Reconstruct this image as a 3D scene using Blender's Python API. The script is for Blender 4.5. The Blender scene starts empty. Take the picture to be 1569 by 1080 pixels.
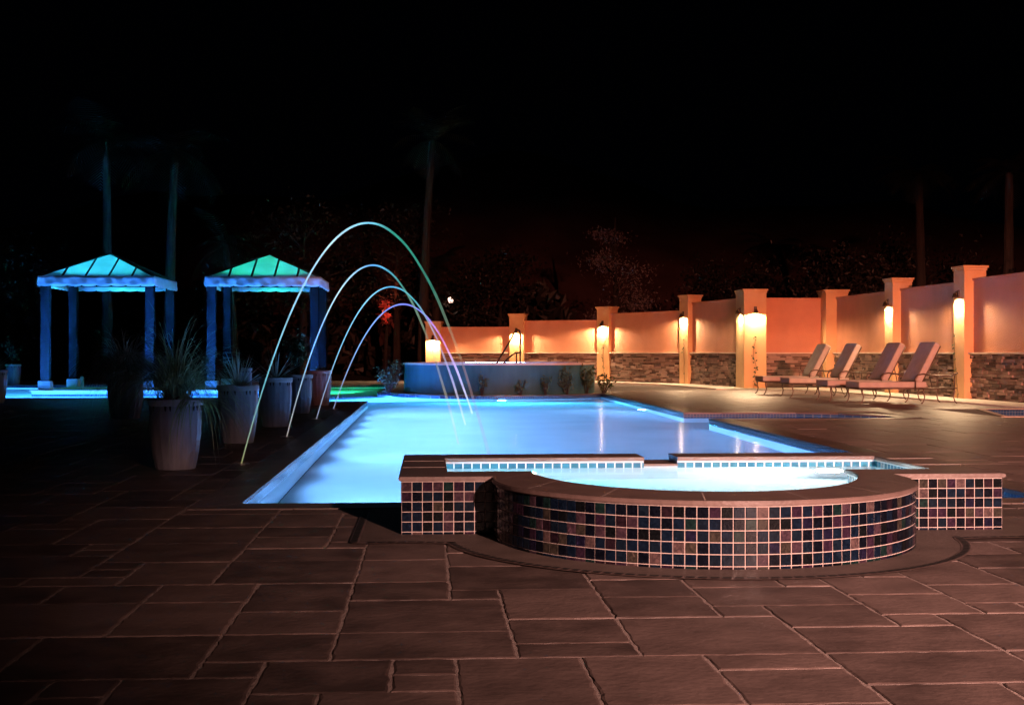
import bpy, bmesh, math, random
from mathutils import Vector, Matrix
from mathutils.geometry import tessellate_polygon
random.seed(7)
PI = math.pi
sc = bpy.context.scene
COL = sc.collection

# ------------------------------------------------------------------ materials
def new_mat(name):
    m = bpy.data.materials.new(name); m.use_nodes = True
    nt = m.node_tree
    for n in list(nt.nodes): nt.nodes.remove(n)
    out = nt.nodes.new('ShaderNodeOutputMaterial')
    return m, nt, out

def N(nt, typ, **kw):
    n = nt.nodes.new(typ)
    for k, v in kw.items():
        if k in n.inputs: n.inputs[k].default_value = v
        else: setattr(n, k, v)
    return n

def ramp(nt, stops, interp='LINEAR'):
    r = nt.nodes.new('ShaderNodeValToRGB'); e = r.color_ramp.elements
    r.color_ramp.interpolation = interp
    while len(e) < len(stops): e.new(0.5)
    for i, (p, c) in enumerate(stops):
        e[i].position = p; e[i].color = (c[0], c[1], c[2], 1)
    return r

def mat(name, c1, c2=None, scale=6, rough=0.7, spec=0.4, metal=0.0, bump=0.0, bscale=40, island=0.0, detail=4, stretch=None):
    """a principled surface whose colour wanders between c1 and c2 with noise, optionally per island"""
    m, nt, out = new_mat(name); L = nt.links
    p = N(nt, 'ShaderNodeBsdfPrincipled')
    p.inputs['Roughness'].default_value = rough
    p.inputs['Specular IOR Level'].default_value = spec
    p.inputs['Metallic'].default_value = metal
    tc = N(nt, 'ShaderNodeTexCoord')
    src = tc.outputs['Object']
    if stretch:
        mp = N(nt, 'ShaderNodeMapping'); mp.inputs['Scale'].default_value = stretch
        L.new(src, mp.inputs[0]); src = mp.outputs[0]
    nz = N(nt, 'ShaderNodeTexNoise'); nz.inputs['Scale'].default_value = scale; nz.inputs['Detail'].default_value = detail
    L.new(src, nz.inputs['Vector'])
    r = ramp(nt, [(0.3, c1), (0.7, c2 or c1)])
    fac = nz.outputs['Fac']
    if island:
        g = N(nt, 'ShaderNodeNewGeometry')
        mx = N(nt, 'ShaderNodeMix'); mx.inputs['Factor'].default_value = island
        L.new(nz.outputs['Fac'], mx.inputs['A']); L.new(g.outputs['Random Per Island'], mx.inputs['B'])
        fac = mx.outputs['Result']
    L.new(fac, r.inputs[0]); L.new(r.outputs[0], p.inputs['Base Color'])
    if bump:
        b2 = N(nt, 'ShaderNodeTexNoise'); b2.inputs['Scale'].default_value = bscale; b2.inputs['Detail'].default_value = 6
        L.new(src, b2.inputs['Vector'])
        bp = N(nt, 'ShaderNodeBump'); bp.inputs['Strength'].default_value = bump; bp.inputs['Distance'].default_value = 0.01
        L.new(b2.outputs['Fac'], bp.inputs['Height']); L.new(bp.outputs[0], p.inputs['Normal'])
    L.new(p.outputs[0], out.inputs[0])
    return m

def emit_mat(name, col, strength):
    m, nt, out = new_mat(name)
    e = N(nt, 'ShaderNodeEmission'); e.inputs[0].default_value = (*col, 1); e.inputs[1].default_value = strength
    nt.links.new(e.outputs[0], out.inputs[0]); return m

def water_mat(name, tint, rough, bump, sx, sy, refl=.42):
    """a still sheet of water: refraction into the pool plus a softened mirror at grazing angles"""
    m, nt, out = new_mat(name); L = nt.links
    g = N(nt, 'ShaderNodeBsdfRefraction'); g.inputs['Color'].default_value = (*tint, 1)
    g.inputs['Roughness'].default_value = .05; g.inputs['IOR'].default_value = 1.33
    gl = N(nt, 'ShaderNodeBsdfGlossy'); gl.inputs['Roughness'].default_value = rough; gl.inputs['Color'].default_value = (1, 1, 1, 1)
    tc = N(nt, 'ShaderNodeTexCoord'); mp = N(nt, 'ShaderNodeMapping'); mp.inputs['Scale'].default_value = (sx, sy, 1)
    nz = N(nt, 'ShaderNodeTexNoise'); nz.inputs['Scale'].default_value = 1.0; nz.inputs['Detail'].default_value = 3
    bp = N(nt, 'ShaderNodeBump'); bp.inputs['Strength'].default_value = bump; bp.inputs['Distance'].default_value = 0.02
    L.new(tc.outputs['Object'], mp.inputs[0]); L.new(mp.outputs[0], nz.inputs['Vector'])
    L.new(nz.outputs['Fac'], bp.inputs['Height']); L.new(bp.outputs[0], g.inputs['Normal']); L.new(bp.outputs[0], gl.inputs['Normal'])
    fr = N(nt, 'ShaderNodeFresnel'); fr.inputs['IOR'].default_value = 1.33
    k = N(nt, 'ShaderNodeMath', operation='MULTIPLY'); k.inputs[1].default_value = refl; L.new(fr.outputs[0], k.inputs[0])
    mx = N(nt, 'ShaderNodeMixShader'); L.new(k.outputs[0], mx.inputs[0]); L.new(g.outputs[0], mx.inputs[1]); L.new(gl.outputs[0], mx.inputs[2])
    L.new(mx.outputs[0], out.inputs[0]); return m

def grid_tile_mat(name, tile_a, tile_b, grout, size, rough=0.15):
    """small square glass tiles on upright axis-aligned faces (u = x + y, v = z)"""
    m, nt, out = new_mat(name); L = nt.links
    tc = N(nt, 'ShaderNodeTexCoord'); sp = N(nt, 'ShaderNodeSeparateXYZ'); L.new(tc.outputs['Object'], sp.inputs[0])
    ad = N(nt, 'ShaderNodeMath', operation='ADD'); L.new(sp.outputs[0], ad.inputs[0]); L.new(sp.outputs[1], ad.inputs[1])
    cb = N(nt, 'ShaderNodeCombineXYZ'); L.new(ad.outputs[0], cb.inputs[0]); L.new(sp.outputs[2], cb.inputs[1])
    br = N(nt, 'ShaderNodeTexBrick'); br.offset = 0.0; br.squash = 1.0
    br.inputs['Scale'].default_value = 1.0; br.inputs['Brick Width'].default_value = size; br.inputs['Row Height'].default_value = size
    br.inputs['Mortar Size'].default_value = size*0.07; br.inputs['Mortar Smooth'].default_value = 0.1
    br.inputs['Color1'].default_value = (*tile_a, 1); br.inputs['Color2'].default_value = (*tile_b, 1); br.inputs['Mortar'].default_value = (*grout, 1)
    L.new(cb.outputs[0], br.inputs['Vector'])
    p = N(nt, 'ShaderNodeBsdfPrincipled'); p.inputs['Roughness'].default_value = rough
    L.new(br.outputs['Color'], p.inputs['Base Color']); L.new(p.outputs[0], out.inputs[0]); return m

def glass_tile_mat():
    m, nt, out = new_mat('iridescent_tile'); L = nt.links
    g = N(nt, 'ShaderNodeNewGeometry')
    r = ramp(nt, [(0.0, (.004, .009, .020)), (.2, (.003, .004, .008)), (.40, (.005, .010, .018)), (.55, (.004, .005, .006)), (.65, (.024, .012, .024)),
                  (.73, (.015, .008, .012)), (.80, (.006, .018, .017)), (.85, (.042, .025, .034)), (.90, (.034, .029, .023)), (.94, (.009, .008, .022)), (.98, (.075, .05, .048))], 'CONSTANT')
    L.new(g.outputs['Random Per Island'], r.inputs[0])
    tc = N(nt, 'ShaderNodeTexCoord')
    vo = N(nt, 'ShaderNodeTexNoise'); vo.inputs['Scale'].default_value = 38; vo.inputs['Detail'].default_value = 5; vo.inputs['Distortion'].default_value = 1.5
    L.new(tc.outputs['Object'], vo.inputs['Vector'])
    vr = ramp(nt, [(0.4, (.5, .5, .55)), (0.6, (1, 1, 1)), (0.68, (1.2, 1.1, 1.1)), (.75, (3, 2.6, 3))])
    L.new(vo.outputs['Fac'], vr.inputs[0])
    mx = N(nt, 'ShaderNodeMix', data_type='RGBA', blend_type='MULTIPLY'); mx.inputs['Factor'].default_value = 1
    L.new(r.outputs[0], mx.inputs['A']); L.new(vr.outputs[0], mx.inputs['B'])
    p = N(nt, 'ShaderNodeBsdfPrincipled'); p.inputs['Roughness'].default_value = .13; p.inputs['Specular IOR Level'].default_value = .16
    L.new(mx.outputs['Result'], p.inputs['Base Color'])
    bp = N(nt, 'ShaderNodeBump'); bp.inputs['Strength'].default_value = .35; bp.inputs['Distance'].default_value = .002
    L.new(vo.outputs['Fac'], bp.inputs['Height']); L.new(bp.outputs[0], p.inputs['Normal'])
    L.new(p.outputs[0], out.inputs[0]); return m

def canvas_mat():
    m, nt, out = new_mat('canvas'); L = nt.links
    tc = N(nt, 'ShaderNodeTexCoord'); nz = N(nt, 'ShaderNodeTexNoise'); nz.inputs['Scale'].default_value = 3
    L.new(tc.outputs['Object'], nz.inputs['Vector'])
    r = ramp(nt, [(.3, (.66, .68, .68)), (.7, (.78, .8, .8))]); L.new(nz.outputs['Fac'], r.inputs[0])
    d = N(nt, 'ShaderNodeBsdfDiffuse'); t = N(nt, 'ShaderNodeBsdfTranslucent')
    L.new(r.outputs[0], d.inputs[0]); L.new(r.outputs[0], t.inputs[0])
    mx = N(nt, 'ShaderNodeMixShader'); mx.inputs[0].default_value = .6
    L.new(d.outputs[0], mx.inputs[1]); L.new(t.outputs[0], mx.inputs[2]); L.new(mx.outputs[0], out.inputs[0]); return m

def leaf_mat(name, c1, c2, transl=.25, rough=.5):
    m, nt, out = new_mat(name); L = nt.links
    g = N(nt, 'ShaderNodeNewGeometry'); r = ramp(nt, [(0, c1), (1, c2)])
    L.new(g.outputs['Random Per Island'], r.inputs[0])
    p = N(nt, 'ShaderNodeBsdfPrincipled'); p.inputs['Roughness'].default_value = rough
    t = N(nt, 'ShaderNodeBsdfTranslucent'); mx = N(nt, 'ShaderNodeMixShader'); mx.inputs[0].default_value = transl
    L.new(r.outputs[0], p.inputs['Base Color']); L.new(r.outputs[0], t.inputs[0])
    L.new(p.outputs[0], mx.inputs[1]); L.new(t.outputs[0], mx.inputs[2]); L.new(mx.outputs[0], out.inputs[0]); return m

def jet_mat(name, x0, x1, stops, strength):
    """a laminar jet is a light pipe: LED light leaves it along its whole length"""
    m, nt, out = new_mat(name); L = nt.links
    tc = N(nt, 'ShaderNodeTexCoord'); sp = N(nt, 'ShaderNodeSeparateXYZ'); L.new(tc.outputs['Object'], sp.inputs[0])
    mr = N(nt, 'ShaderNodeMapRange'); mr.inputs['From Min'].default_value = x0; mr.inputs['From Max'].default_value = x1
    L.new(sp.outputs[0], mr.inputs['Value'])
    r = ramp(nt, [(p, c) for p, c, a in stops]); ra = ramp(nt, [(p, (a, a, a)) for p, c, a in stops])
    L.new(mr.outputs[0], r.inputs[0]); L.new(mr.outputs[0], ra.inputs[0])
    e = N(nt, 'ShaderNodeEmission'); e.inputs[1].default_value = strength; L.new(r.outputs[0], e.inputs[0])
    t = N(nt, 'ShaderNodeBsdfTransparent')
    nz = N(nt, 'ShaderNodeTexNoise'); nz.inputs['Scale'].default_value = 14; nz.inputs['Detail'].default_value = 4; L.new(tc.outputs['Object'], nz.inputs['Vector'])
    nr = ramp(nt, [(.3, (.55, .55, .55)), (.7, (1, 1, 1))]); L.new(nz.outputs['Fac'], nr.inputs[0])
    mu = N(nt, 'ShaderNodeMath', operation='MULTIPLY'); L.new(ra.outputs[0], mu.inputs[0]); L.new(nr.outputs[0], mu.inputs[1])
    mx = N(nt, 'ShaderNodeMixShader'); L.new(mu.outputs[0], mx.inputs[0]); L.new(t.outputs[0], mx.inputs[1]); L.new(e.outputs[0], mx.inputs[2])
    L.new(mx.outputs[0], out.inputs[0]); return m

M = {}
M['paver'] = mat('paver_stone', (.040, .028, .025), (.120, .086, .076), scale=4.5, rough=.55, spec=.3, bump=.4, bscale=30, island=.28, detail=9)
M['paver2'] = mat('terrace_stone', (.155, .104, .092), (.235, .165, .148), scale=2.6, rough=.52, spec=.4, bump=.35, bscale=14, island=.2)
M['bed'] = mat('joint_sand', (.15, .115, .105), (.22, .175, .155), scale=30, rough=.95, bump=.6, bscale=120)
M['soil'] = mat('dark_ground', (.02, .022, .015), (.04, .04, .025), scale=1.5, rough=.95, bump=.5, bscale=8)
M['haze_backdrop'] = mat('haze_backdrop_red', (.095, .05, .045), (.19, .10, .09), scale=.35, rough=1, spec=.1, bump=.6, bscale=2, detail=8)  # reddish tone chosen to read as the haze glow over the wall
M['coping'] = mat('coping_stone', (.06, .042, .038), (.11, .078, .068), scale=6, rough=.42, spec=.4, bump=.3, bscale=30, island=.4)
M['spacap'] = mat('spa_cap_stone', (.085, .057, .051), (.14, .096, .085), scale=5, rough=.42, spec=.4, bump=.25, bscale=40, island=.25)
M['grout'] = mat('tile_grout', (.33, .27, .25), (.43, .35, .325), scale=20, rough=.8)
M['gtile'] = glass_tile_mat()
M['collar'] = mat('collar_stone', (.06, .044, .038), (.095, .07, .06), scale=5, rough=.55, bump=.3, bscale=60)
M['dark'] = mat('dark_slot', (.006, .006, .006), (.012, .011, .01), scale=20, rough=.6)
M['plaster'] = mat('pool_plaster', (.46, .50, .53), (.54, .57, .60), scale=1.2, rough=.7)
M['wtile'] = grid_tile_mat('waterline_tile', (.02, .07, .16), (.012, .04, .11), (.14, .17, .21), .052)
M['stile'] = grid_tile_mat('spa_waterline_tile', (.03, .17, .25), (.02, .11, .19), (.7, .75, .75), .058)
M['water'] = water_mat('pool_water', (.82, .93, 1.0), .12, .12, .35, 5.0, .13)
M['spawater'] = water_mat('spa_water', (.96, 1.0, 1.0), .06, .12, 2, 6, .3)
M['stucco'] = mat('peach_stucco', (.50, .22, .125), (.60, .27, .155), scale=1.8, rough=.9, bump=.9, bscale=34, detail=8)
M['pillar'] = mat('pillar_stucco', (.56, .33, .155), (.66, .395, .19), scale=1.6, rough=.9, bump=.35, bscale=90)
M['trim'] = mat('trim_stone', (.55, .42, .33), (.66, .52, .42), scale=5, rough=.8, bump=.2)
M['ledger'] = mat('ledger_stone', (.07, .045, .036), (.30, .20, .16), scale=7, rough=.85, bump=.8, bscale=45, island=.6, detail=8)
M['lamplit_pale'] = mat('lamplit_paving', (.68, .62, .54), (.78, .72, .64), scale=3, rough=.6, bump=.2, bscale=30)  # sconce light on the deck put into a pale colour
M['bronze'] = mat('dark_bronze', (.05, .032, .022), (.085, .055, .04), scale=30, rough=.4, metal=.7)
M['chaisemetal'] = mat('bronze_frame', (.10, .066, .05), (.15, .1, .075), scale=30, rough=.4, metal=.5)
M['cushion'] = mat('cushion_cloth', (.40, .33, .28), (.47, .39, .33), scale=8, rough=.95, bump=.25, bscale=220)
M['piping'] = mat('cushion_piping', (.36, .29, .24), (.42, .34, .28), scale=20, rough=.9)
M['steel'] = mat('brushed_steel', (.30, .29, .29), (.4, .39, .38), scale=20, rough=.3, metal=.9)
M['post'] = mat('painted_post', (.004, .005, .0065), (.0065, .0075, .009), scale=3, rough=.9, spec=0, bump=.1)
M['pblock'] = mat('post_plinth', (.6, .62, .64), (.7, .72, .74), scale=4, rough=.7)
M['rafter'] = mat('rafter_wood', (.04, .05, .05), (.06, .07, .07), scale=6, rough=.7)
M['canvas'] = canvas_mat()
M['valance'] = mat('valance_cloth', (.74, .77, .8), (.84, .86, .88), scale=3, rough=.9)
M['pot'] = mat('glazed_pot', (.19, .19, .23), (.31, .30, .35), scale=4, rough=.4, spec=.4, bump=.15, bscale=18, stretch=(3, 3, .6))
M['potrim'] = mat('pot_rim', (.30, .27, .28), (.40, .36, .36), scale=6, rough=.5)
M['potsoil'] = mat('potting_soil', (.015, .012, .01), (.03, .024, .018), scale=30, rough=1)
M['agave'] = leaf_mat('agave_leaf', (.26, .31, .27), (.42, .47, .42), .35, .4)
M['palegrass'] = leaf_mat('pale_grass_blade', (.28, .33, .28), (.48, .52, .46), .45, .3)
M['grass'] = leaf_mat('grass_blade', (.13, .20, .10), (.32, .38, .20), .35, .35)
M['shrub'] = leaf_mat('shrub_leaf', (.03, .055, .025), (.08, .11, .05))
M['tree'] = leaf_mat('tree_leaf', (.014, .012, .009), (.019, .016, .012))
M['pine'] = leaf_mat('pine_needle', (.14, .12, .12), (.30, .25, .26))
M['palm'] = leaf_mat('palm_leaf', (.009, .012, .009), (.022, .028, .02))
M['bark'] = mat('tree_bark', (.016, .013, .011), (.036, .029, .024), scale=8, rough=.95, bump=.8, bscale=18, stretch=(1, 1, .25))
M['flower'] = leaf_mat('red_leaf', (.10, .02, .02), (.20, .05, .04))
M['roundwall'] = mat('wet_plaster', (.02, .08, .09), (.04, .12, .13), scale=2.2, rough=.6, spec=.2, bump=.2, bscale=10, stretch=(2, 2, .5))
M['lens'] = emit_mat('sconce_lens', (1, .74, .50), 700)
M['poollens'] = emit_mat('pool_lamp_lens', (.75, .93, 1), 9)
M['farlamp'] = emit_mat('far_lamp', (1, .62, .48), 4)
M['greenlens'] = emit_mat('green_lens', (.1, 1, .45), 14)

# ------------------------------------------------------------------ mesh helpers
class MB:
    def __init__(s): s.v = []; s.f = []; s.mi = []
    def add(s, vs, fs, mi=0):
        o = len(s.v); s.v += [tuple(x) for x in vs]
        s.f += [tuple(o+i for i in f) for f in fs]; s.mi += [mi]*len(fs)
    def box(s, c, d, rz=0, mi=0, M4=None):
        hx, hy, hz = d[0]/2, d[1]/2, d[2]/2
        vs = [Vector((x, y, z)) for x in (-hx, hx) for y in (-hy, hy) for z in (-hz, hz)]
        R = Matrix.Rotation(rz, 3, 'Z') if M4 is None else M4
        vs = [R @ p + Vector(c) for p in vs]
        s.add(vs, [(0, 1, 3, 2), (4, 6, 7, 5), (0, 4, 5, 1), (2, 3, 7, 6), (0, 2, 6, 4), (1, 5, 7, 3)], mi)
    def bbox(s, c, d, b, rz=0, mi=0, M4=None):
        """box with chamfered edges"""
        hx, hy, hz = d[0]/2, d[1]/2, d[2]/2; b = min(b, hx*.9, hy*.9, hz*.9)
        bm = bmesh.new(); bmesh.ops.create_cube(bm, size=1)
        for v in bm.verts: v.co = Vector((v.co.x*2*hx, v.co.y*2*hy, v.co.z*2*hz))
        bmesh.ops.bevel(bm, geom=bm.edges[:], offset=b, segments=2, profile=.6, affect='EDGES')
        R = Matrix.Rotation(rz, 3, 'Z') if M4 is None else M4
        bm.verts.index_update()
        s.add([R @ v.co + Vector(c) for v in bm.verts], [[v.index for v in f.verts] for f in bm.faces], mi); bm.free()
    def prism(s, poly, z0, z1, mi=0, top=True, bottom=True):
        n = len(poly)
        if sum(poly[i][0]*poly[(i+1) % n][1]-poly[(i+1) % n][0]*poly[i][1] for i in range(n)) < 0: poly = poly[::-1]
        vs = [(x, y, z0) for x, y in poly]+[(x, y, z1) for x, y in poly]
        fs = [(i, (i+1) % n, n+(i+1) % n, n+i) for i in range(n)]
        tri = tessellate_polygon([[Vector((x, y, 0)) for x, y in poly]])
        def up(t):
            a, b, c = [Vector(poly[i]) for i in t]
            return t if (b-a).cross(c-a) > 0 else (t[0], t[2], t[1])
        for t in tri:
            t = up(t)
            if top: fs.append(tuple(n+i for i in t))
            if bottom: fs.append((t[0], t[2], t[1]))
        s.add(vs, fs, mi)
    def sheet(s, polys, z, mi=0):
        """flat sheet: polys[0] outline, the rest holes"""
        tri = tessellate_polygon([[Vector((x, y, 0)) for x, y in p] for p in polys])
        pts = [p for q in polys for p in q]; fs = []
        for t in tri:
            a, b, c = [Vector(pts[i]) for i in t]
            fs.append(t if (b-a).cross(c-a) > 0 else (t[0], t[2], t[1]))
        s.add([(x, y, z) for x, y in pts], fs, mi)
    def tube(s, pts, r, n=8, mi=0, cap=True):
        pts = [Vector(p) for p in pts]; k = len(pts)
        rs = r if isinstance(r, (list, tuple)) else [r]*k
        vs = []; ref = None
        for i, p in enumerate(pts):
            t = (pts[min(i+1, k-1)]-pts[max(i-1, 0)]).normalized()
            if ref is None: ref = Vector((0, 0, 1)) if abs(t.z) < .9 else Vector((1, 0, 0))
            a = t.cross(ref).normalized(); b = a.cross(t).normalized(); ref = b
            for j in range(n):
                q = 2*PI*j/n; vs.append(p+(a*math.cos(q)+b*math.sin(q))*rs[i])
        fs = [(i*n+j, i*n+(j+1) % n, (i+1)*n+(j+1) % n, (i+1)*n+j) for i in range(k-1) for j in range(n)]
        if cap: fs += [tuple(range(n-1, -1, -1)), tuple((k-1)*n+j for j in range(n))]
        s.add(vs, fs, mi)
    def lathe(s, prof, c=(0, 0, 0), n=28, mi=0, wob=None):
        vs = []; k = len(prof)
        for i, (r, z) in enumerate(prof):
            for j in range(n):
                q = 2*PI*j/n; rr = r*(wob(q, i) if wob else 1)
                vs.append((c[0]+rr*math.cos(q), c[1]+rr*math.sin(q), c[2]+z))
        fs = [(i*n+j, i*n+(j+1) % n, (i+1)*n+(j+1) % n, (i+1)*n+j) for i in range(k-1) for j in range(n)]
        s.add(vs, fs, mi)
    def blade(s, base, az, elev, length, droop, width, seg=6, mi=0, fold=.25, tip=.08, rnd=0.0):
        """a tapering, folded leaf blade that leaves base at elev and bends down"""
        d = Vector((math.cos(az)*math.cos(elev), math.sin(az)*math.cos(elev), math.sin(elev)))
        side = Vector((-math.sin(az), math.cos(az), 0)); p = Vector(base); vs = []
        for i in range(seg+1):
            t = i/seg; w = width*(.55+.9*t-1.0*t*t)*(1-t*(1-tip)) if fold else width*(1-t*(1-tip))
            up = side.cross(d).normalized()
            vs += [p-side*w/2+up*w*fold, p.copy(), p+side*w/2+up*w*fold]
            p = p+d*(length/seg)
            d = (d+Vector((0, 0, -droop/seg))+Vector((random.uniform(-rnd, rnd), random.uniform(-rnd, rnd), 0))/seg).normalized()
        fs = []
        for i in range(seg):
            a = 3*i
            fs += [(a, a+1, a+4, a+3), (a+1, a+2, a+5, a+4)]
        s.add(vs, fs, mi)
    def leaf(s, c, size, nrm, spin, mi=0, asp=.5):
        z = Vector(nrm).normalized(); x = z.orthogonal().normalized(); x = Matrix.Rotation(spin, 3, z) @ x; y = z.cross(x)
        c = Vector(c); a = size/2; b = size*asp/2
        s.add([c-x*a, c-y*b+z*b*.3, c+x*a, c+y*b+z*b*.3], [(0, 1, 2, 3)], mi)
    def build(s, name, m, parent=None, smooth=False, loc=None):
        me = bpy.data.meshes.new(name); me.from_pydata(s.v, [], s.f)
        ms = m if isinstance(m, (list, tuple)) else [m]
        for q in ms: me.materials.append(q)
        if len(ms) > 1: me.polygons.foreach_set('material_index', s.mi)
        if smooth: me.polygons.foreach_set('use_smooth', [True]*len(me.polygons))
        me.update()
        o = bpy.data.objects.new(name, me); COL.objects.link(o)
        if parent: o.parent = parent
        if loc: o.location = loc
        return o

def tag(o, label=None, cat=None, group=None, kind=None):
    if label: o['label'] = label
    if cat: o['category'] = cat
    if group: o['group'] = group
    if kind: o['kind'] = kind
    return o
def thing(name, label, cat, loc=(0, 0, 0), rz=0, group=None):
    o = bpy.data.objects.new(name, None); COL.objects.link(o); o.empty_display_size = .2
    o.location = loc; o.rotation_euler.z = rz
    return tag(o, label, cat, group)
def children(o): return [c for c in bpy.data.objects if c.parent == o]
def copy_tree(o, parent=None):
    c = o.copy(); COL.objects.link(c)
    if parent: c.parent = parent
    for ch in children(o): copy_tree(ch, c)
    return c
def lamp(name, typ, loc, energy, color, aim=None, **kw):
    l = bpy.data.lights.new(name, typ); l.energy = energy; l.color = color
    for k, v in kw.items(): setattr(l, k, v)
    o = bpy.data.objects.new(name, l); COL.objects.link(o); o.location = loc
    if aim is not None:
        o.rotation_euler = (Vector(aim)-Vector(loc)).to_track_quat('-Z', 'Y').to_euler()
    return o

# ------------------------------------------------------------------ camera: 1 m up, the pool's long axis is +Y
YAW = math.atan(128.5/2000)
cd = bpy.data.cameras.new('camera'); cam = bpy.data.objects.new('camera', cd); COL.objects.link(cam)
cd.sensor_width = 36; cd.lens = 36*2000/1569; cd.clip_end = 2000; cd.clip_start = .05
cam.location = (0, 0, 1); cam.rotation_euler = (PI/2, 0, -YAW)
sc.camera = cam

# ------------------------------------------------------------------ pool outline
WZ = -.085                                   # water level
RC = (1.8, 33.0); RR = 2.4                   # round raised spa
def arc(c, r, a0, a1, n): return [(c[0]+r*math.cos(a0+(a1-a0)*i/n), c[1]+r*math.sin(a0+(a1-a0)*i/n)) for i in range(n+1)]
a_r = math.atan2(31.75-RC[1], 4.22-RC[0]); a_l = math.atan2(33.2-RC[1], -1.0-RC[0])
far_arc = arc(RC, 2.75, -.46, -PI+.02, 22)
POOL = [(-1.23, 8.70), (4.22, 8.70), (4.22, 19.45), (6.9, 19.5), (7.25, 19.75), (7.2, 20.2), (6.7, 21.0), (6.1, 21.35), (4.22, 21.4), (4.22, 31.7)]
POOL += far_arc + [(-1.3, 33.4), (-1.1, 41.0), (-14, 41.0), (-14, 29.35), (-2.7, 29.35), (-2.7, 26.85), (-1.23, 26.85)]
PLAT = [(-9.2, 31.0), (-2.55, 31.0), (-2.55, 34.2), (-9.2, 34.2)]
BASIN = [(9.04, 19.85), (14.0, 19.85), (14.0, 22.35), (9.74, 22.35)]
def inset(poly, d):
    n = len(poly); out = []
    A = sum(poly[i][0]*poly[(i+1) % n][1]-poly[(i+1) % n][0]*poly[i][1] for i in range(n)); sg = 1 if A > 0 else -1
    for i in range(n):
        p, q, r = Vector(poly[i-1]), Vector(poly[i]), Vector(poly[(i+1) % n])
        e1 = (q-p).normalized(); e2 = (r-q).normalized()
        n1 = Vector((-e1.y, e1.x))*sg; n2 = Vector((-e2.y, e2.x))*sg
        b = n1+n2; k = b.length_squared
        b = b*(2/k) if k > .2 else n1
        out.append(tuple(q+b*d))
    return out
def inpoly(x, y, poly):
    c = False; n = len(poly)
    for i in range(n):
        x1, y1 = poly[i]; x2, y2 = poly[(i+1) % n]
        if (y1 > y) != (y2 > y) and x < (x2-x1)*(y-y1)/(y2-y1)+x1: c = not c
    return c

# near spa outline
SC = (1.48, 7.03); SR = 1.12
def spa_outer(o):
    r = SR+o; yf = 7.17-o; a = math.asin((yf-SC[1])/r)
    pts = [(-.145-o, 8.72+o), (-.145-o, yf)]
    pts += arc(SC, r, PI-a, 2*PI+a, 56)
    pts += [(3.23+o, yf), (3.23+o, 8.72+o)]
    return pts                                  # open at the back
def spa_inner(o):
    pts = [(.094+o, 8.42-o), (.094+o, 7.46+o)]
    for i in range(49):
        a = PI+PI*i/48; pts.append((1.51+(.93-o)*math.cos(a), 7.46+o+(1.16-o*.2)*math.sin(a)))
    pts += [(2.94-o, 7.46+o), (2.94-o, 8.42-o)]
    return pts

# ------------------------------------------------------------------ setting: ground, deck, pool shell, water
SPA_HOLE = inset(spa_outer(-.06), 0)
g = MB(); DECK = [(-16, -6), (13.9, -6), (13.9, 47), (-16, 47)]
g.sheet([[(-500, -300), (500, -300), (500, 700), (-500, 700)], DECK], -.03)
tag(g.build('ground', M['soil']), kind='structure')
g = MB(); g.sheet([DECK, POOL, SPA_HOLE, [p for p in BASIN if True][:] if False else [(9.04, 19.85), (13.5, 19.85), (13.5, 22.35), (9.74, 22.35)]], -.0042)
tag(g.build('deck_bed', M['bed']), kind='structure')

# stone pavers of four sizes on a 0.3 m module, tumbled edges
COPW = .30
copo = inset(POOL, -COPW)
def rect_minus(rects, h):
    out = []
    for (a, b, c, d) in rects:
        if c <= h[0] or a >= h[2] or d <= h[1] or b >= h[3]: out.append((a, b, c, d)); continue
        if a < h[0]: out.append((a, b, h[0], d))
        if c > h[2]: out.append((h[2], b, c, d))
        l, r = max(a, h[0]), min(c, h[2])
        if b < h[1]: out.append((l, b, r, h[1]))
        if d > h[3]: out.append((l, h[3], r, d))
    return [q for q in out if q[2]-q[0] > .05 and q[3]-q[1] > .05]
HOLES = [(-1.53, 8.40, 4.52, 27.0), (-2.9, 26.55, 4.52, 42), (-17, 29.05, -1, 42), (4.4, 19.15, 7.55, 21.7), (-.12, 7.2, 3.2, 8.7), (8.9, 19.6, 14, 22.6)]
mod = .205; gx0, gy0 = -15.9, 1.2; nx, ny = int(29.6/mod), int(33/mod)
occ = [[False]*ny for _ in range(nx)]
rnd = random.Random(21); pav = MB(); pav2 = MB()
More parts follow.
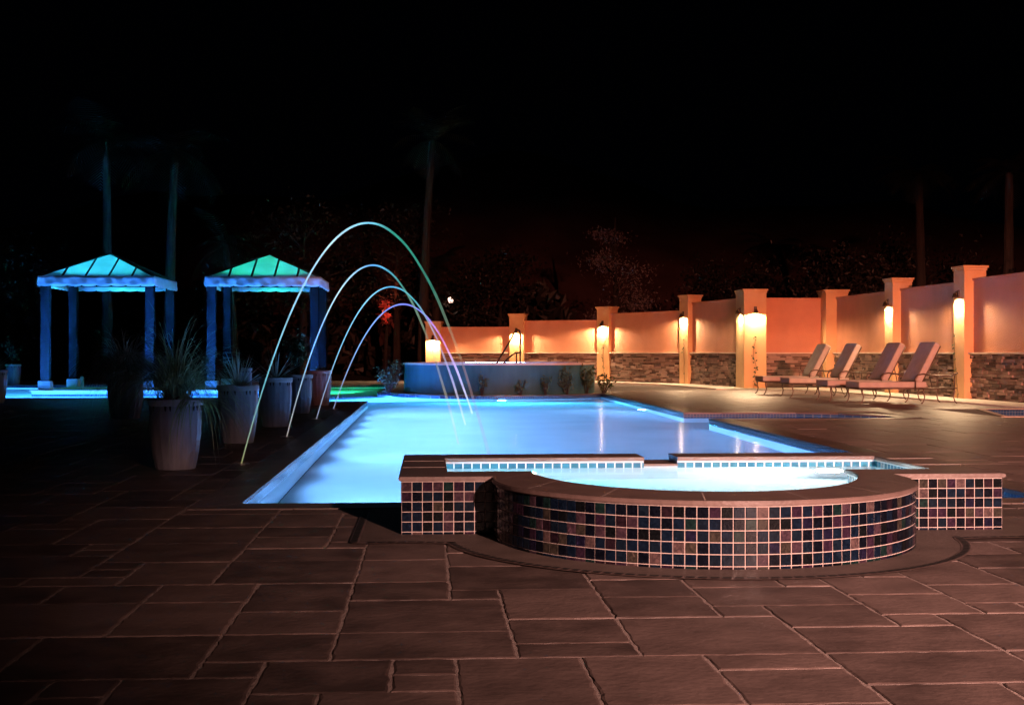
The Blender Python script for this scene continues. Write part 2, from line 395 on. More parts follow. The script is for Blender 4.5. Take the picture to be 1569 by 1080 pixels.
def paver(x0, y0, x1, y1):
    j = .0036 if y0 < 9.5 else .003; x0 += j; y0 += j; x1 -= j; y1 -= j
    zt = rnd.uniform(-.0015, .0015); near = y0 < 10 and -4.5 < x0 < 6
    per = []
    if near:
        def edge(p, q):
            n = max(2, int((Vector(q)-Vector(p)).length/.045))
            return [tuple(Vector(p).lerp(Vector(q), i/n)) for i in range(n)]
        for p, q in (((x0, y0), (x1, y0)), ((x1, y0), (x1, y1)), ((x1, y1), (x0, y1)), ((x0, y1), (x0, y0))): per += edge(p, q)
    else: per = [(x0, y0), (x1, y0), (x1, y1), (x0, y1)]
    cx, cy = (x0+x1)/2, (y0+y1)/2; lx, ly = (x1-x0)/2, (y1-y0)/2
    bot, mid, top = [], [], []
    for (x, y) in per:
        ja = rnd.uniform(-.004, .004) if near else 0; jb = rnd.uniform(.001, .008) if near else .004
        u = (x-cx)/lx; v = (y-cy)/ly
        def sh(d): return (x-(d*u if abs(u) > .999 else 0), y-(d*v if abs(v) > .999 else 0))
        bx, by = sh(ja); mx, my = sh(ja+.002); tx, ty = sh(ja+jb+.004)
        bot.append((bx, by, -.014)); mid.append((mx, my, zt-(.002+rnd.uniform(0, .0025) if near else .0015))); top.append((tx, ty, zt))
    n = len(per); fs = []
    for i in range(n):
        k = (i+1) % n; fs += [(i, k, n+k, n+i), (n+i, n+k, 2*n+k, 2*n+i)]
    fs.append(tuple(range(2*n, 3*n)))
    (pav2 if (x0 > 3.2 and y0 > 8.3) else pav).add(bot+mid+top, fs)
SZ = [(3, 3), (3, 2), (2, 2), (2, 1), (3, 2), (2, 3), (3, 3), (2, 2), (2, 3), (2, 2)]
def free(i, j, w, h): return i+w <= nx and j+h <= ny and all(not occ[i+a][j+b] for a in range(w) for b in range(h))
for j in range(ny):
    for i in range(nx):
        if occ[i][j]: continue
        cand = SZ[:]; rnd.shuffle(cand); cand.append((1, 1))
        for w, h in cand:
            if free(i, j, w, h): break
        for a in range(w):
            for b in range(h): occ[i+a][j+b] = True
        x0, y0 = gx0+i*mod, gy0+j*mod
        rs = [(x0, y0, x0+w*mod, y0+h*mod)]
        for hh in HOLES: rs = rect_minus(rs, hh)
        for r in rs: paver(*r)
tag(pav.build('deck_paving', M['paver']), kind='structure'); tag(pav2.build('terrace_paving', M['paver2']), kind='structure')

# pool coping in blocks, walls with a waterline tile band, floor, water
cop = MB(); n = len(POOL)
for i in range(n):
    a, b = Vector(POOL[i]), Vector(POOL[(i+1) % n]); c, d = Vector(copo[i]), Vector(copo[(i+1) % n])
    k = max(1, round((b-a).length/.6))
    for q in range(k):
        t0, t1 = q/k, (q+1)/k; e = .004/max(.1, (b-a).length/k)*(1 if k > 1 else .3)
        p = [a.lerp(b, t0+(e/k)), a.lerp(b, t1-(e/k)), c.lerp(d, t1-(e/k)), c.lerp(d, t0+(e/k))]
        m_ = (p[0]+p[2])/2
        if abs(a.y-8.7) < .01 and abs(b.y-8.7) < .01 and -.2 < m_.x < 3.3: continue
        cop.prism([tuple(x) for x in p], -.022, .006)
tag(cop.build('pool_coping', M['coping']), kind='structure')
sh = MB(); FZ = -1.3
for poly, flip in ((inset(POOL, -.006), 1), (PLAT, -1)):
    m = len(poly)
    ar = sum(poly[i][0]*poly[(i+1) % m][1]-poly[(i+1) % m][0]*poly[i][1] for i in range(m))
    for i in range(m):
        a, b = poly[i], poly[(i+1) % m]
        if (ar > 0) == (flip > 0): a, b = b, a
        zs = [(-.012, -.20, 1), (-.20, FZ, 0)] if flip > 0 else [(.09, .03, 0), (.03, -.03, 1), (-.03, FZ, 0)]
        for z1, z0, mi in zs:
            sh.add([(*a, z0), (*b, z0), (*b, z1), (*a, z1)], [(0, 1, 2, 3)], mi)
sh.sheet([POOL, PLAT], FZ, 0)
tag(sh.build('pool_shell', [M['plaster'], M['wtile']]), kind='structure')
w = MB(); w.sheet([inset(POOL, -.004), inset(PLAT, .004)], WZ); tag(w.build('pool_water', M['water']), kind='structure')
pl = MB(); pl.prism(inset(PLAT, -.03), .09, .12); tag(pl.build('cabana_platform', M['trim']), kind='structure')
bs = MB(); B2 = [(9.04, 19.85), (13.5, 19.85), (13.5, 22.35), (9.74, 22.35)]
for i in range(4):
    a, b = B2[(i+1) % 4], B2[i]; bs.add([(*a, -.5), (*b, -.5), (*b, .0), (*a, .0)], [(0, 1, 2, 3)], 1)
bs.sheet([B2], -.5, 0)
bl = inset(B2, -.12)
for i in range(4): bs.prism([B2[i], B2[(i+1) % 4], bl[(i+1) % 4], bl[i]], -.01, .007, 2)
tag(bs.build('side_basin', [M['plaster'], M['wtile'], M['trim']]), kind='structure')
w = MB(); w.sheet([B2], -.16); tag(w.build('basin_water', M['water']), kind='structure')

# raised strip at the wall foot; its pale colour stands in for lamplight
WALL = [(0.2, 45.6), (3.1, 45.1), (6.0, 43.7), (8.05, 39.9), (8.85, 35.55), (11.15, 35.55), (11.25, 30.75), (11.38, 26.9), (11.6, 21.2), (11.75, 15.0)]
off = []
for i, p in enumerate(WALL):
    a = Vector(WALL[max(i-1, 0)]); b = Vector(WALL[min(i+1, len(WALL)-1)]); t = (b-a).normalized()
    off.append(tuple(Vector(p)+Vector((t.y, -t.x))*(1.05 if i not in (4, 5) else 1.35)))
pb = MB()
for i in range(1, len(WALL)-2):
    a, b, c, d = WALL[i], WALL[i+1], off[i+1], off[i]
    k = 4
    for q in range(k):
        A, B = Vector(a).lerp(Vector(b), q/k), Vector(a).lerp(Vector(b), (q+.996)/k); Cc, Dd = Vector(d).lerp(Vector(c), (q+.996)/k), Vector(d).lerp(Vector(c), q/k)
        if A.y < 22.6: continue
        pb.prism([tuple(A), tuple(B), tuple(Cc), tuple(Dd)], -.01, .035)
tag(pb.build('lamplit_band', M['lamplit_pale']), kind='structure')

# ------------------------------------------------------------------ near spa
CAPZ0, CAPZ1 = .296, .320
spa = thing('raised_spa', 'low raised spa with dark iridescent tile front and brown stone cap beside the pool', 'spa', (1.48, 7.9, 0))
def loc0(o): o.matrix_parent_inverse = o.parent.matrix_world.inverted() if False else Matrix.Translation(-Vector(o.parent.location)); return o
def cshape(o):
    out = spa_outer(o); inn = spa_inner(o)
    return [(1.40, 8.72+o)]+out+[(1.62, 8.72+o), (1.62, 8.42-o)]+inn[::-1]+[(1.40, 8.42-o)]
b = MB(); b.prism(cshape(0), -.5, CAPZ0); b.box((1.51, 8.57, -.12), (.216, .30, .76)); loc0(b.build('wall', M['grout'], spa))
c = MB()
ring = cshape(.016); c.prism(ring, CAPZ0+.004, CAPZ1-.004)
r2 = cshape(.010); c.prism(r2, CAPZ1-.004, CAPZ1, bottom=False); c.prism(r2, CAPZ0-.0, CAPZ0+.004, top=False)
s_ = MB(); s_.box((1.51, 8.575, .269), (.22, .34, .014)); loc0(s_.build('spillway', M['spacap'], spa))
# joints of the cap stones: thin grooves filled with pale mortar
jm = c
for a in [PI*1.03, PI*1.16, PI*1.30, PI*1.44, PI*1.58, PI*1.72, PI*1.86, PI*1.98]:
    dx, dy = math.cos(a), math.sin(a); p0 = Vector(SC)+Vector((dx, dy))*1.128
    q0 = Vector((1.51, 7.46)); e = Vector((1.51+.945*math.cos(a), 7.46+1.175*math.sin(a)))
    t = Vector((-dy, dx))*.003
    jm.add([(*(p0-t), CAPZ1+.0015), (*(p0+t), CAPZ1+.0015), (*(e+t), CAPZ1+.0015), (*(e-t), CAPZ1+.0015)], [(0, 1, 2, 3)], 1)
for x in (.36, .80, 1.1, 1.95, 2.4, 2.85): jm.box((x, 8.57, CAPZ1-.005), (.005, .31, .013), 0, 1)
for y in (7.75, 8.2): jm.box((-.025, y, CAPZ1-.005), (.25, .005, .013), 0, 1); jm.box((3.085, y, CAPZ1-.005), (.3, .005, .013), 0, 1)
loc0(c.build('cap', [M['spacap'], M['grout']], spa))
# facing tiles along the outer wall
tl = MB(); TS = .0548; HT = .0505
path = [Vector(p) for p in spa_outer(0)]
seg = []; acc = 0
for i in range(len(path)-1):
    d = (path[i+1]-path[i]).length; seg.append((acc, acc+d, path[i], path[i+1])); acc += d
def at(sv):
    for a, b_, p, q in seg:
        if sv <= b_+1e-6:
            t = (q-p).normalized(); return p+t*(sv-a), t
    return path[-1], (path[-1]-path[-2]).normalized()
corners = [0, (path[0]-path[1]).length, seg[1][1], acc-(path[-1]-path[-2]).length-(path[-2]-path[-3]).length, acc-(path[-1]-path[-2]).length, acc]
rows = [(.004, .0165)]+[(.0205+TS*k, .0205+TS*k+HT) for k in range(5)]
for a, b_ in zip(corners[:-1], corners[1:]):
    k = max(1, round((b_-a)/TS)); st = (b_-a)/k
    for q in range(k):
        p0, t0 = at(a+q*st+.0022); p1, t1 = at(a+(q+1)*st-.0022); t = (p1-p0).normalized(); nn = Vector((t.y, -t.x))
        if nn.dot(Vector(SC)+Vector((0, 1.2))-p0) > 0: nn = -nn
        for z0, z1 in rows:
            e = .0035; m0, m1 = p0+nn*.0028, p1+nn*.0028; i0, i1 = m0+t*.003+nn*.001, m1-t*.003+nn*.001
            vs = [(*p0, z0), (*p1, z0), (*p1, z1), (*p0, z1), (*m0, z0), (*m1, z0), (*m1, z1), (*m0, z1), (*i0, z0+.003), (*i1, z0+.003), (*i1, z1-.003), (*i0, z1-.003)]
            fs = [(0, 1, 5, 4), (1, 2, 6, 5), (2, 3, 7, 6), (3, 0, 4, 7), (4, 5, 9, 8), (5, 6, 10, 9), (6, 7, 11, 10), (7, 4, 8, 11), (8, 9, 10, 11)]
            tl.add(vs, fs)
loc0(tl.build('tile_facing', M['gtile'], spa))
# basin
bn = MB(); inn = spa_inner(.002); m = len(inn)
for i in range(m):
    a, b_ = inn[i], inn[(i+1) % m]
    if abs(a[1]-b_[1]) < 1e-6 and abs(a[1]-8.418) < .01:      # the back wall: leave the spillway slot open
        for xa, xb, zt in ((2.94, 1.62, CAPZ0), (1.62, 1.40, .262), (1.40, .094, CAPZ0)):
            bn.add([(xa, a[1], -.45), (xb, a[1], -.45), (xb, a[1], .2), (xa, a[1], .2), (xa, a[1], zt), (xb, a[1], zt)], [(0, 1, 2, 3)], 0)
            bn.add([(xa, a[1], .225), (xb, a[1], .225), (xb, a[1], zt-.012), (xa, a[1], zt-.012)], [(0, 1, 2, 3)], 1)
            bn.add([(xa, a[1], zt-.012), (xb, a[1], zt-.012), (xb, a[1], zt), (xa, a[1], zt)], [(0, 1, 2, 3)], 0)
            bn.add([(xa, a[1], .2), (xb, a[1], .2), (xb, a[1], .225), (xa, a[1], .225)], [(0, 1, 2, 3)], 0)
    else:
        bn.add([(*a, -.45), (*b_, -.45), (*b_, .22), (*a, .22)], [(0, 1, 2, 3)], 0)
        bn.add([(*a, .22), (*b_, .22), (*b_, CAPZ0), (*a, CAPZ0)], [(0, 1, 2, 3)], 1)
bn.sheet([inn], -.45, 0)
loc0(bn.build('basin', [M['plaster'], M['stile']], spa))
ft = MB(); ft.lathe([(.0, .274), (.055, .274), (.058, .268), (.05, .262), (.02, .258), (.016, .2)], (1.25, 6.50, 0), 20); loc0(ft.build('fitting', M['steel'], spa))
w = MB(); w.sheet([spa_inner(-.001)], .253); tag(w.build('spa_water', M['spawater']), kind='structure')

# collar and slot drain round the spa
RD = 1.345
ad = math.asin((6.88-SC[1])/RD)
dpath = [(-.36, 8.2), (-.36, 6.88), (-.1, 6.88), (.04, 6.86)]+arc(SC, RD, PI-ad+.03, 2*PI+ad-.03, 60)+[(2.92, 6.86), (3.4, 6.88)]
cl = MB(); outp = [Vector(p) for p in dpath]
col_poly = [(-.36, 8.35)]+dpath+[(3.4, 8.35), (3.2, 8.35), (3.2, 7.2)]+spa_outer(-.03)[1:-1][::-1]+[(-.10, 8.35)]
cl.prism(col_poly, -.02, .005); tag(cl.build('spa_collar', M['collar']), kind='structure')
dr = thing('slot_drain', 'narrow slotted drain curving round the foot of the tiled spa', 'drain', (1.48, 5.7, 0))
fr = MB(); gr = MB()
pts = []
for i in range(len(outp)-1):
    a, b_ = outp[i], outp[i+1]; k = max(1, int((b_-a).length/.02))
    pts += [a.lerp(b_, q/k) for q in range(k)]
pts.append(outp[-1])
for i in range(len(pts)-1):
    a, b_ = pts[i], pts[i+1]; t0 = (pts[min(i+1, len(pts)-1)]-pts[max(i-1, 0)]).normalized(); t1 = (pts[min(i+2, len(pts)-1)]-pts[i]).normalized()
    n0 = Vector((t0.y, -t0.x)); n1 = Vector((t1.y, -t1.x))
    fr.add([(*(a-n0*.0), .0075), (*(b_-n1*.0), .0075), (*(b_+n1*.052), .0075), (*(a+n0*.052), .0075)], [(0, 3, 2, 1)])
acc = 0; nxt = 0; L_ = []
for i in range(len(pts)-1):
    a, b_ = pts[i], pts[i+1]; d = (b_-a).length; t = (b_-a).normalized(); nn = Vector((t.y, -t.x))
    while nxt < acc+d:
        p = a+t*(nxt-acc)
        gr.add([(*(p+nn*.010), .0115), (*(p+t*.040+nn*.010), .0115), (*(p+t*.040+nn*.044), .0115), (*(p+nn*.044), .0115)], [(0, 3, 2, 1)])
        nxt += .0525
    acc += d
loc0(fr.build('frame', M['spacap'], dr)); loc0(gr.build('grate', M['dark'], dr))

# ------------------------------------------------------------------ round raised spa at the far end
rs = thing('round_spa', 'round raised spa with wet plain wall standing at the far end of the pool', 'spa', (RC[0], RC[1], 0))
b = MB(); b.lathe([(RR, -.02), (RR+.01, .3), (RR, .70)], n=96); b.build('wall', M['roundwall'], rs, smooth=True)
b = MB(); b.lathe([(RR-.22, .66), (RR-.22, .742), (RR-.2, .75), (RR+.02, .75), (RR+.03, .74), (RR+.03, .70), (RR-.02, .70)], n=96); b.build('rim', M['trim'], rs)
b = MB(); b.lathe([(RR-.21, .70), (RR-.21, 0), (.01, 0)], n=64); b.build('basin', M['plaster'], rs)
w = MB(); w.sheet([arc(RC, RR-.205, 0, 2*PI*.99, 60)], .738); tag(w.build('round_spa_water', M['spawater']), kind='structure')
hr = thing('handrail', 'dark bent metal handrail rising from the round raised spa', 'handrail', (1.9, 31.4, .74))
t1 = MB(); t1.tube([(-.27, -.35, 0), (-.2, -.3, .12), (.05, 0, .5), (.2, .2, .76), (.27, .28, .81), (.32, .34, .79), (.34, .36, .70)], .022, 8); t1.build('rail', M['bronze'], hr, smooth=True)
t1 = MB(); t1.tube([(-.1, -.35, 0), (-.02, -.25, .1), (.15, 0, .22), (.2, .08, .245), (.36, .36, .26)], .02, 8); t1.build('rail', M['bronze'], hr, smooth=True)
for p in ((.24, .2), (.34, .36)):
    t1 = MB(); t1.tube([(p[0], p[1], -.05), (p[0], p[1], .72 if p[0] > .3 else .26)], .018, 8); t1.build('post', M['bronze'], hr, smooth=True)

# ------------------------------------------------------------------ boundary wall, pillars, sconces
HW = [1.88, 2.09, 2.30, 2.52, 2.50, 2.50, 2.51, 2.54, 2.54]
rw = random.Random(5)
bay_lab = ['low leftmost bay of the peach wall, behind the round raised spa and its handrail',
           'second low bay of the peach wall, right of the handrail', 'peach wall bay stepping up right of the third lit pillar',
           'tall peach wall bay just left of the two lamp pillar', 'flat peach wall bay behind the first chaise, right of the two lamp pillar',
           'peach wall bay behind the middle two chaises', 'peach wall bay behind the nearest chaise, between two single lamp pillars',
           'nearest peach wall bay, at the right edge of the photo', None]
for i in range(len(WALL)-2):
    a, b_ = Vector(WALL[i]), Vector(WALL[i+1]); t = (b_-a).normalized(); nn = Vector((t.y, -t.x)); Ln = (b_-a).length
    H = HW[i]
    o = thing('boundary_wall', bay_lab[i], 'wall', (a.x, a.y, 0), math.atan2(t.y, t.x), 'bays of the peach boundary wall')
    # local frame: x along the wall, -y towards the pool
    q = MB(); q.box((Ln/2, .10, H/2-.02), (Ln, .2, H-.04)); q.build('panel', M['stucco'], o)
    q = MB(); q.bbox((Ln/2, .10, H-.015), (Ln, .26, .05), .01); q.build('coping', M['stucco'], o)
    q = MB(); z = .0
    while z < .955:
        h = min(rw.choice((.035, .045, .055, .07)), .965-z); x = -.02
        while x < Ln:
            l = rw.uniform(.12, .42); p = rw.uniform(.03, .085); e = .003
            q.box((x+l/2, -p/2+.01, z+h/2), (l-2*e, p+.02, h-2*e)); x += l
        z += h
    q.build('stone_cladding', M['ledger'], o)
    q = MB(); q.bbox((Ln/2, -.045, .985), (Ln, .15, .034), .006); q.build('ledge', M['trim'], o)

PT = [2.08, 2.34, 2.54, 2.77, 2.72, 2.72, 2.78, 2.82, 2.84]
pil_lab = ['leftmost pillar, the lowest, glowing at the open end of the wall', 'short lit pillar behind the handrail of the round spa',
           'lit pillar right of the round raised spa, above the dark bushes', 'slender lit pillar left of the two lamp corner pillar',
           'broad corner pillar carrying two wall lamps, left of the first chaise', 'unlit corner pillar between the two lamp pillar and the chaises',
           'lit pillar standing right behind the third chaise', 'tallest lit pillar, at the right beyond the nearest chaise', None]
sz = {0: 1.43, 1: 1.67, 2: 1.89, 3: 2.09, 4: 2.07, 6: 2.11, 7: 2.14}
sc_lab = {0: 'wall lamp on the lowest, leftmost pillar', 1: 'wall lamp on the pillar behind the handrail', 2: 'wall lamp on the pillar above the dark bushes',
          3: 'wall lamp on the slender pillar left of the corner pillar', 4: 'wall lamp on the broad front face of the two lamp corner pillar',
          6: 'wall lamp on the pillar behind the third chaise', 7: 'wall lamp on the tallest pillar, at the right'}
SCW = 300
def sconce(p, nrm, z, label, e=1.0):
    rz = math.atan2(nrm.y, nrm.x)+PI/2       # local -y = outwards
    o = thing('wall_sconce', label, 'wall lamp', (p.x, p.y, z), rz, 'wall lamps on the pillars')
    q = MB(); q.bbox((0, -.012, .10), (.08, .022, .15), .006); q.build('backplate', M['bronze'], o)
    q = MB(); q.tube([(0, -.02, .12), (0, -.05, .145), (0, -.08, .13), (0, -.09, .09)], .008, 8); q.build('arm', M['bronze'], o, smooth=True)
    q = MB(); q.lathe([(.015, .11), (.03, .10), (.06, .02), (.065, .0), (.058, .0), (.05, .02), (.015, .09)], (0, -.09, 0), 20); q.build('shade', M['bronze'], o, smooth=True)
    q = MB(); q.lathe([(.001, .005), (.025, .007), (.04, .02), (.03, .045), (.001, .06)], (0, -.09, 0), 14); q.build('bulb', M['lens'], o, smooth=True)
    lp = p+nrm*.085
    lamp('sconce_light', 'SPOT', (lp.x, lp.y, z-.03), SCW*e, (1, .66, .36), aim=(lp.x-nrm.x*.01, lp.y-nrm.y*.01, z-1), spot_size=3.1, spot_blend=.3, shadow_soft_size=.03)
    return o
for i, p in enumerate(WALL[:-1]):
    if pil_lab[i] is None: continue
    p = Vector(p)
    if i == 0: t = (Vector(WALL[1])-p).normalized()
    elif i == 4: t = Vector((1, 0))
    elif i == 5: t = Vector((1, 0))
    else: t = (Vector(WALL[i+1])-Vector(WALL[i-1])).normalized()
    nn = Vector((t.y, -t.x)); L0 = .52; prot = .20; H = PT[i]
    if i == 4: L0, prot = .62, .66
    if i == 5: L0, prot = .75, .30
    ctr = p+nn*(prot/2-.14)
    if i == 5: ctr = p+Vector((.02, -.1)); L0, prot = .62, .45
    dep = prot+.28
    o = thing('wall_pillar', pil_lab[i], 'pillar', (ctr.x, ctr.y, 0), math.atan2(t.y, t.x), 'pillars of the peach boundary wall')
    q = MB(); q.bbox((0, 0, (H-.1)/2), (L0, dep, H-.1), .012); q.build('shaft', M['pillar'], o)
    q = MB(); q.bbox((0, 0, H-.075), (L0+.03, dep+.03, .05), .008); q.bbox((0, 0, H-.024), (L0+.08, dep+.08, .05), .01); q.build('cap', M['pillar'], o)
    if i in sz:
        sconce(ctr+nn*(dep/2+.001), nn, sz[i], sc_lab[i])
        if i == 4: sconce(ctr-t*(L0/2+.001)+nn*.1, -t, sz[i]-.02, 'wall lamp on the narrow left face of the two lamp corner pillar', .7)
    # climbing sprigs
    if i in (2, 3, 4, 7):
        v = thing('climbing_vine', {2: 'sparse vine climbing the pillar above the dark bushes', 3: 'sparse vine climbing the slender pillar left of the corner pillar',
             4: 'sparse vine climbing the broad two lamp corner pillar', 7: 'sparse vine climbing the tallest pillar at the right'}[i], 'vine', (*(ctr+nn*(dep/2+.006)), 0), math.atan2(t.y, t.x), 'vines on the pillars')
        st = MB(); lf = MB(); pp = []; x = rw.uniform(-.05, .1)
        for k in range(12):
            z = k*.125; x += rw.uniform(-.04, .04); pp.append((x, -.004, z))
            if rw.random() < .8:
                for _ in range(rw.choice((1, 2, 3))): lf.leaf((x+rw.uniform(-.06, .06), -.02, z+rw.uniform(-.05, .05)), rw.uniform(.05, .08), (rw.uniform(-.5, .5), -1, rw.uniform(-.2, .6)), rw.uniform(0, 6), asp=.7)
        st.tube(pp, .004, 5); st.build('stem', M['bark'], v); lf.build('foliage', M['shrub'], v)

# ------------------------------------------------------------------ chaises
def leg_path(x, y, s, out):
    return [(x, y, .30), (x+out*.01, y, .24), (x-out*.015, y+s*.005, .14), (x+out*.01, y+s*.01, .05), (x+out*.045, y+s*.012, .012), (x+out*.06, y+s*.012, .02)]
def make_chaise():
    o = thing('chaise_lounge', 'x', 'chaise lounge', group='cushioned chaises in a row on the deck')
    HWD = .36
    q = MB()
    for s in (-1, 1):
        q.tube([(0, s*HWD, .30), (1.35, s*HWD, .30), (1.95, s*HWD, .30)], .014, 8)
    for x in (0.0, .45, .9, 1.35, 1.95): q.tube([(x, -HWD, .30), (x, HWD, .30)], .012, 8)
    q.build('seat_frame', M['chaisemetal'], o, smooth=True)
    for x, out in ((.04, -1), (1.28, -1), (1.9, 1)):
        for s in (-1, 1):
            l = MB(); l.tube(leg_path(x, s*HWD, s, out), [.015, .015, .013, .012, .013, .01], 8); l.build('leg', M['chaisemetal'], o, smooth=True)
    for s in (-1, 1):
        a = MB(); a.tube([(1.10, s*(HWD+.02), .30), (1.10, s*(HWD+.03), .50), (1.14, s*(HWD+.03), .56), (1.25, s*(HWD+.03), .585), (1.5, s*(HWD+.03), .55), (1.8, s*(HWD+.03), .545), (1.92, s*(HWD+.03), .585), (1.96, s*(HWD+.03), .60)], .015, 8)
        a.tube([(1.90, s*(HWD+.03), .56), (1.9, s*(HWD+.01), .30)], .012, 8); a.build('armrest', M['chaisemetal'], o, smooth=True)
    c = MB(); c.bbox((.66, 0, .375), (1.38, .70, .115), .03); sc_ = c.build('seat_cushion', M['cushion'], o, smooth=False)
    pp = MB()
    for z in (.425, .325):
        pp.tube([(-.025, -.345, z), (1.33, -.345, z), (1.33, .345, z), (-.025, .345, z), (-.025, -.345, z)], .006, 6)
    pp.build('piping', M['piping'], sc_)
    ang = math.radians(62); R = Matrix.Rotation(-ang, 3, 'Y'); hinge = Vector((1.24, 0, .40))
    def bk(x, z): v = R @ Vector((x, 0, z)); return hinge+v
    bc = MB(); m = bk(.42, .065); bc.bbox(tuple(m), (.86, .70, .125), .04, M4=R); bco = bc.build('back_cushion', M['cushion'], o)
    pp = MB()
    for z in (.12, .012):
        pp.tube([bk(.0, z)+Vector((0, -.342, 0)), bk(.83, z)+Vector((0, -.342, 0)), bk(.845, z)+Vector((0, -.30, 0)), bk(.845, z)+Vector((0, .30, 0)), bk(.83, z)+Vector((0, .342, 0)), bk(.0, z)+Vector((0, .342, 0))], .006, 6)
    pp.build('piping', M['piping'], bco)
    bf = MB()
    for s in (-1, 1): bf.tube([bk(0, -.02)+Vector((0, s*.3, 0)), bk(.82, -.02)+Vector((0, s*.3, 0))], .013, 8)
    bf.tube([bk(.82, -.02)+Vector((0, -.3, 0)), bk(.82, -.02)+Vector((0, .3, 0))], .013, 8)
    bf.tube([bk(.5, -.03), (1.62, 0, .30)], .010, 6)
    bf.build('back_frame', M['chaisemetal'], o, smooth=True)
    return o
proto = make_chaise()
spots = [(7.98, 31.0, .02, 'cushioned chaise at the far left of the row, beside the broad corner pillar'),
         (8.04, 28.95, .03, 'second cushioned chaise from the corner pillar, before the unlit pillar'),
         (8.14, 26.5, .05, 'third cushioned chaise, standing before the lit pillar'),
         (8.32, 25.1, .06, 'nearest cushioned chaise, at the right end of the row')]
for i, (x, y, rz, lab) in enumerate(spots):
    o = proto if i == 0 else copy_tree(proto)
    o.location = (x, y, .0); o.rotation_euler.z = rz; o['label'] = lab

# ------------------------------------------------------------------ cabanas
CW, CD = 2.42, 2.42
def make_cabana():
    o = thing('cabana', 'x', 'cabana', group='canvas roofed cabanas on the poolside platform')
    for x in (0, CW):
        for y in (0, CD):
            q = MB(); q.bbox((x, y, 1.33), (.20, .20, 2.42), .008); q.build('post', M['post'], o)
            q = MB(); q.bbox((x, y, .105), (.28, .28, .21), .01); q.build('plinth', M['pblock'], o)
    x0, x1, y0, y1, ze, za = -.13, CW+.13, -.13, CD+.13, 2.66, 3.30
    cx, cy = CW/2, CD/2
    q = MB()
    for (a, b_) in (((x0, y0), (x1, y0)), ((x1, y0), (x1, y1)), ((x1, y1), (x0, y1)), ((x0, y1), (x0, y0))):
        q.add([(*a, ze), (*b_, ze), (cx, cy, za)], [(0, 1, 2)])
    ro = q.build('roof', M['canvas'], o); md = ro.modifiers.new('thick', 'SOLIDIFY'); md.thickness = .004
    rr = random.Random(3); v = MB()
    def val(a, b_, nrm):
        n_ = 96; A, B = Vector(a), Vector(b_); vs = []
        ph = rr.uniform(0, 6)
        for i in range(n_+1):
            t = i/n_; p = A.lerp(B, t); sc2 = abs(math.sin(t*PI*8))**.5
            for kz in range(5):
                u = kz/4
                fold = .018*math.sin(26*t+ph+u*3.0)*math.sin(PI*u*.9+.1)+.010*math.sin(61*t-u*4)
                z = ze+.015-u*(.215+.025*sc2)
                vs.append((p.x+nrm[0]*fold, p.y+nrm[1]*fold, z))
        v.add(vs, [(i*5+k, (i+1)*5+k, (i+1)*5+k+1, i*5+k+1) for i in range(n_) for k in range(4)])
    e = .012
    val((x0-e, y0-e), (x1+e, y0-e), (0, -1)); val((x1+e, y0-e), (x1+e, y1+e), (1, 0)); val((x1+e, y1+e), (x0-e, y1+e), (0, 1)); val((x0-e, y1+e), (x0-e, y0-e), (-1, 0))
    vo = v.build('valance', M['valance'], o, smooth=True)
    md = vo.modifiers.new('thick', 'SOLIDIFY'); md.thickness = .006
    # timber: eave beams, hips, jack rafters
    q = MB()
    for (a, b_) in (((0, 0), (CW, 0)), ((CW, 0), (CW, CD)), ((CW, CD), (0, CD)), ((0, CD), (0, 0))): 
        m = (Vector(a)+Vector(b_))/2; q.box((m.x, m.y, 2.59), (abs(b_[0]-a[0])-.202 if a[0] != b_[0] else .09, abs(b_[1]-a[1])-.202 if a[1] != b_[1] else .09, .10))
    q.build('beam', M['post'], o)
    for cxn, cyn in ((x0, y0), (x1, y0), (x1, y1), (x0, y1)):
        q = MB(); q.tube([(cxn, cyn, ze+.002), (cx, cy, za+.002)], .032, 6); q.build('hip_rafter', M['rafter'], o)
    for f in (.2, .4, .6, .8):
        k = min(f, 1-f)*2
        for ori in range(4):
            q = MB()
            if ori == 0: A = (x0+(x1-x0)*f, y0, ze+.002); B = (A[0], y0+(cy-y0)*k, ze+(za-ze)*k+.002)
            if ori == 2: A = (x0+(x1-x0)*f, y1, ze+.002); B = (A[0], y1+(cy-y1)*k, ze+(za-ze)*k+.002)
            if ori == 1: A = (x1, y0+(y1-y0)*f, ze+.002); B = (x1+(cx-x1)*k, A[1], ze+(za-ze)*k+.002)
            if ori == 3: A = (x0, y0+(y1-y0)*f, ze+.002); B = (x0+(cx-x0)*k, A[1], ze+(za-ze)*k+.002)
            q.tube([A, B], .026, 6); q.build('jack_rafter', M['rafter'], o)
    return o
cab = make_cabana(); cab.location = (-8.98, 31.35, .12); cab['label'] = 'left cabana with blue lit canvas roof and open corner posts'
cab2 = copy_tree(cab); cab2.location = (-5.12, 31.35, .12); cab2['label'] = 'right cabana with green lit canvas roof, behind the row of pots'

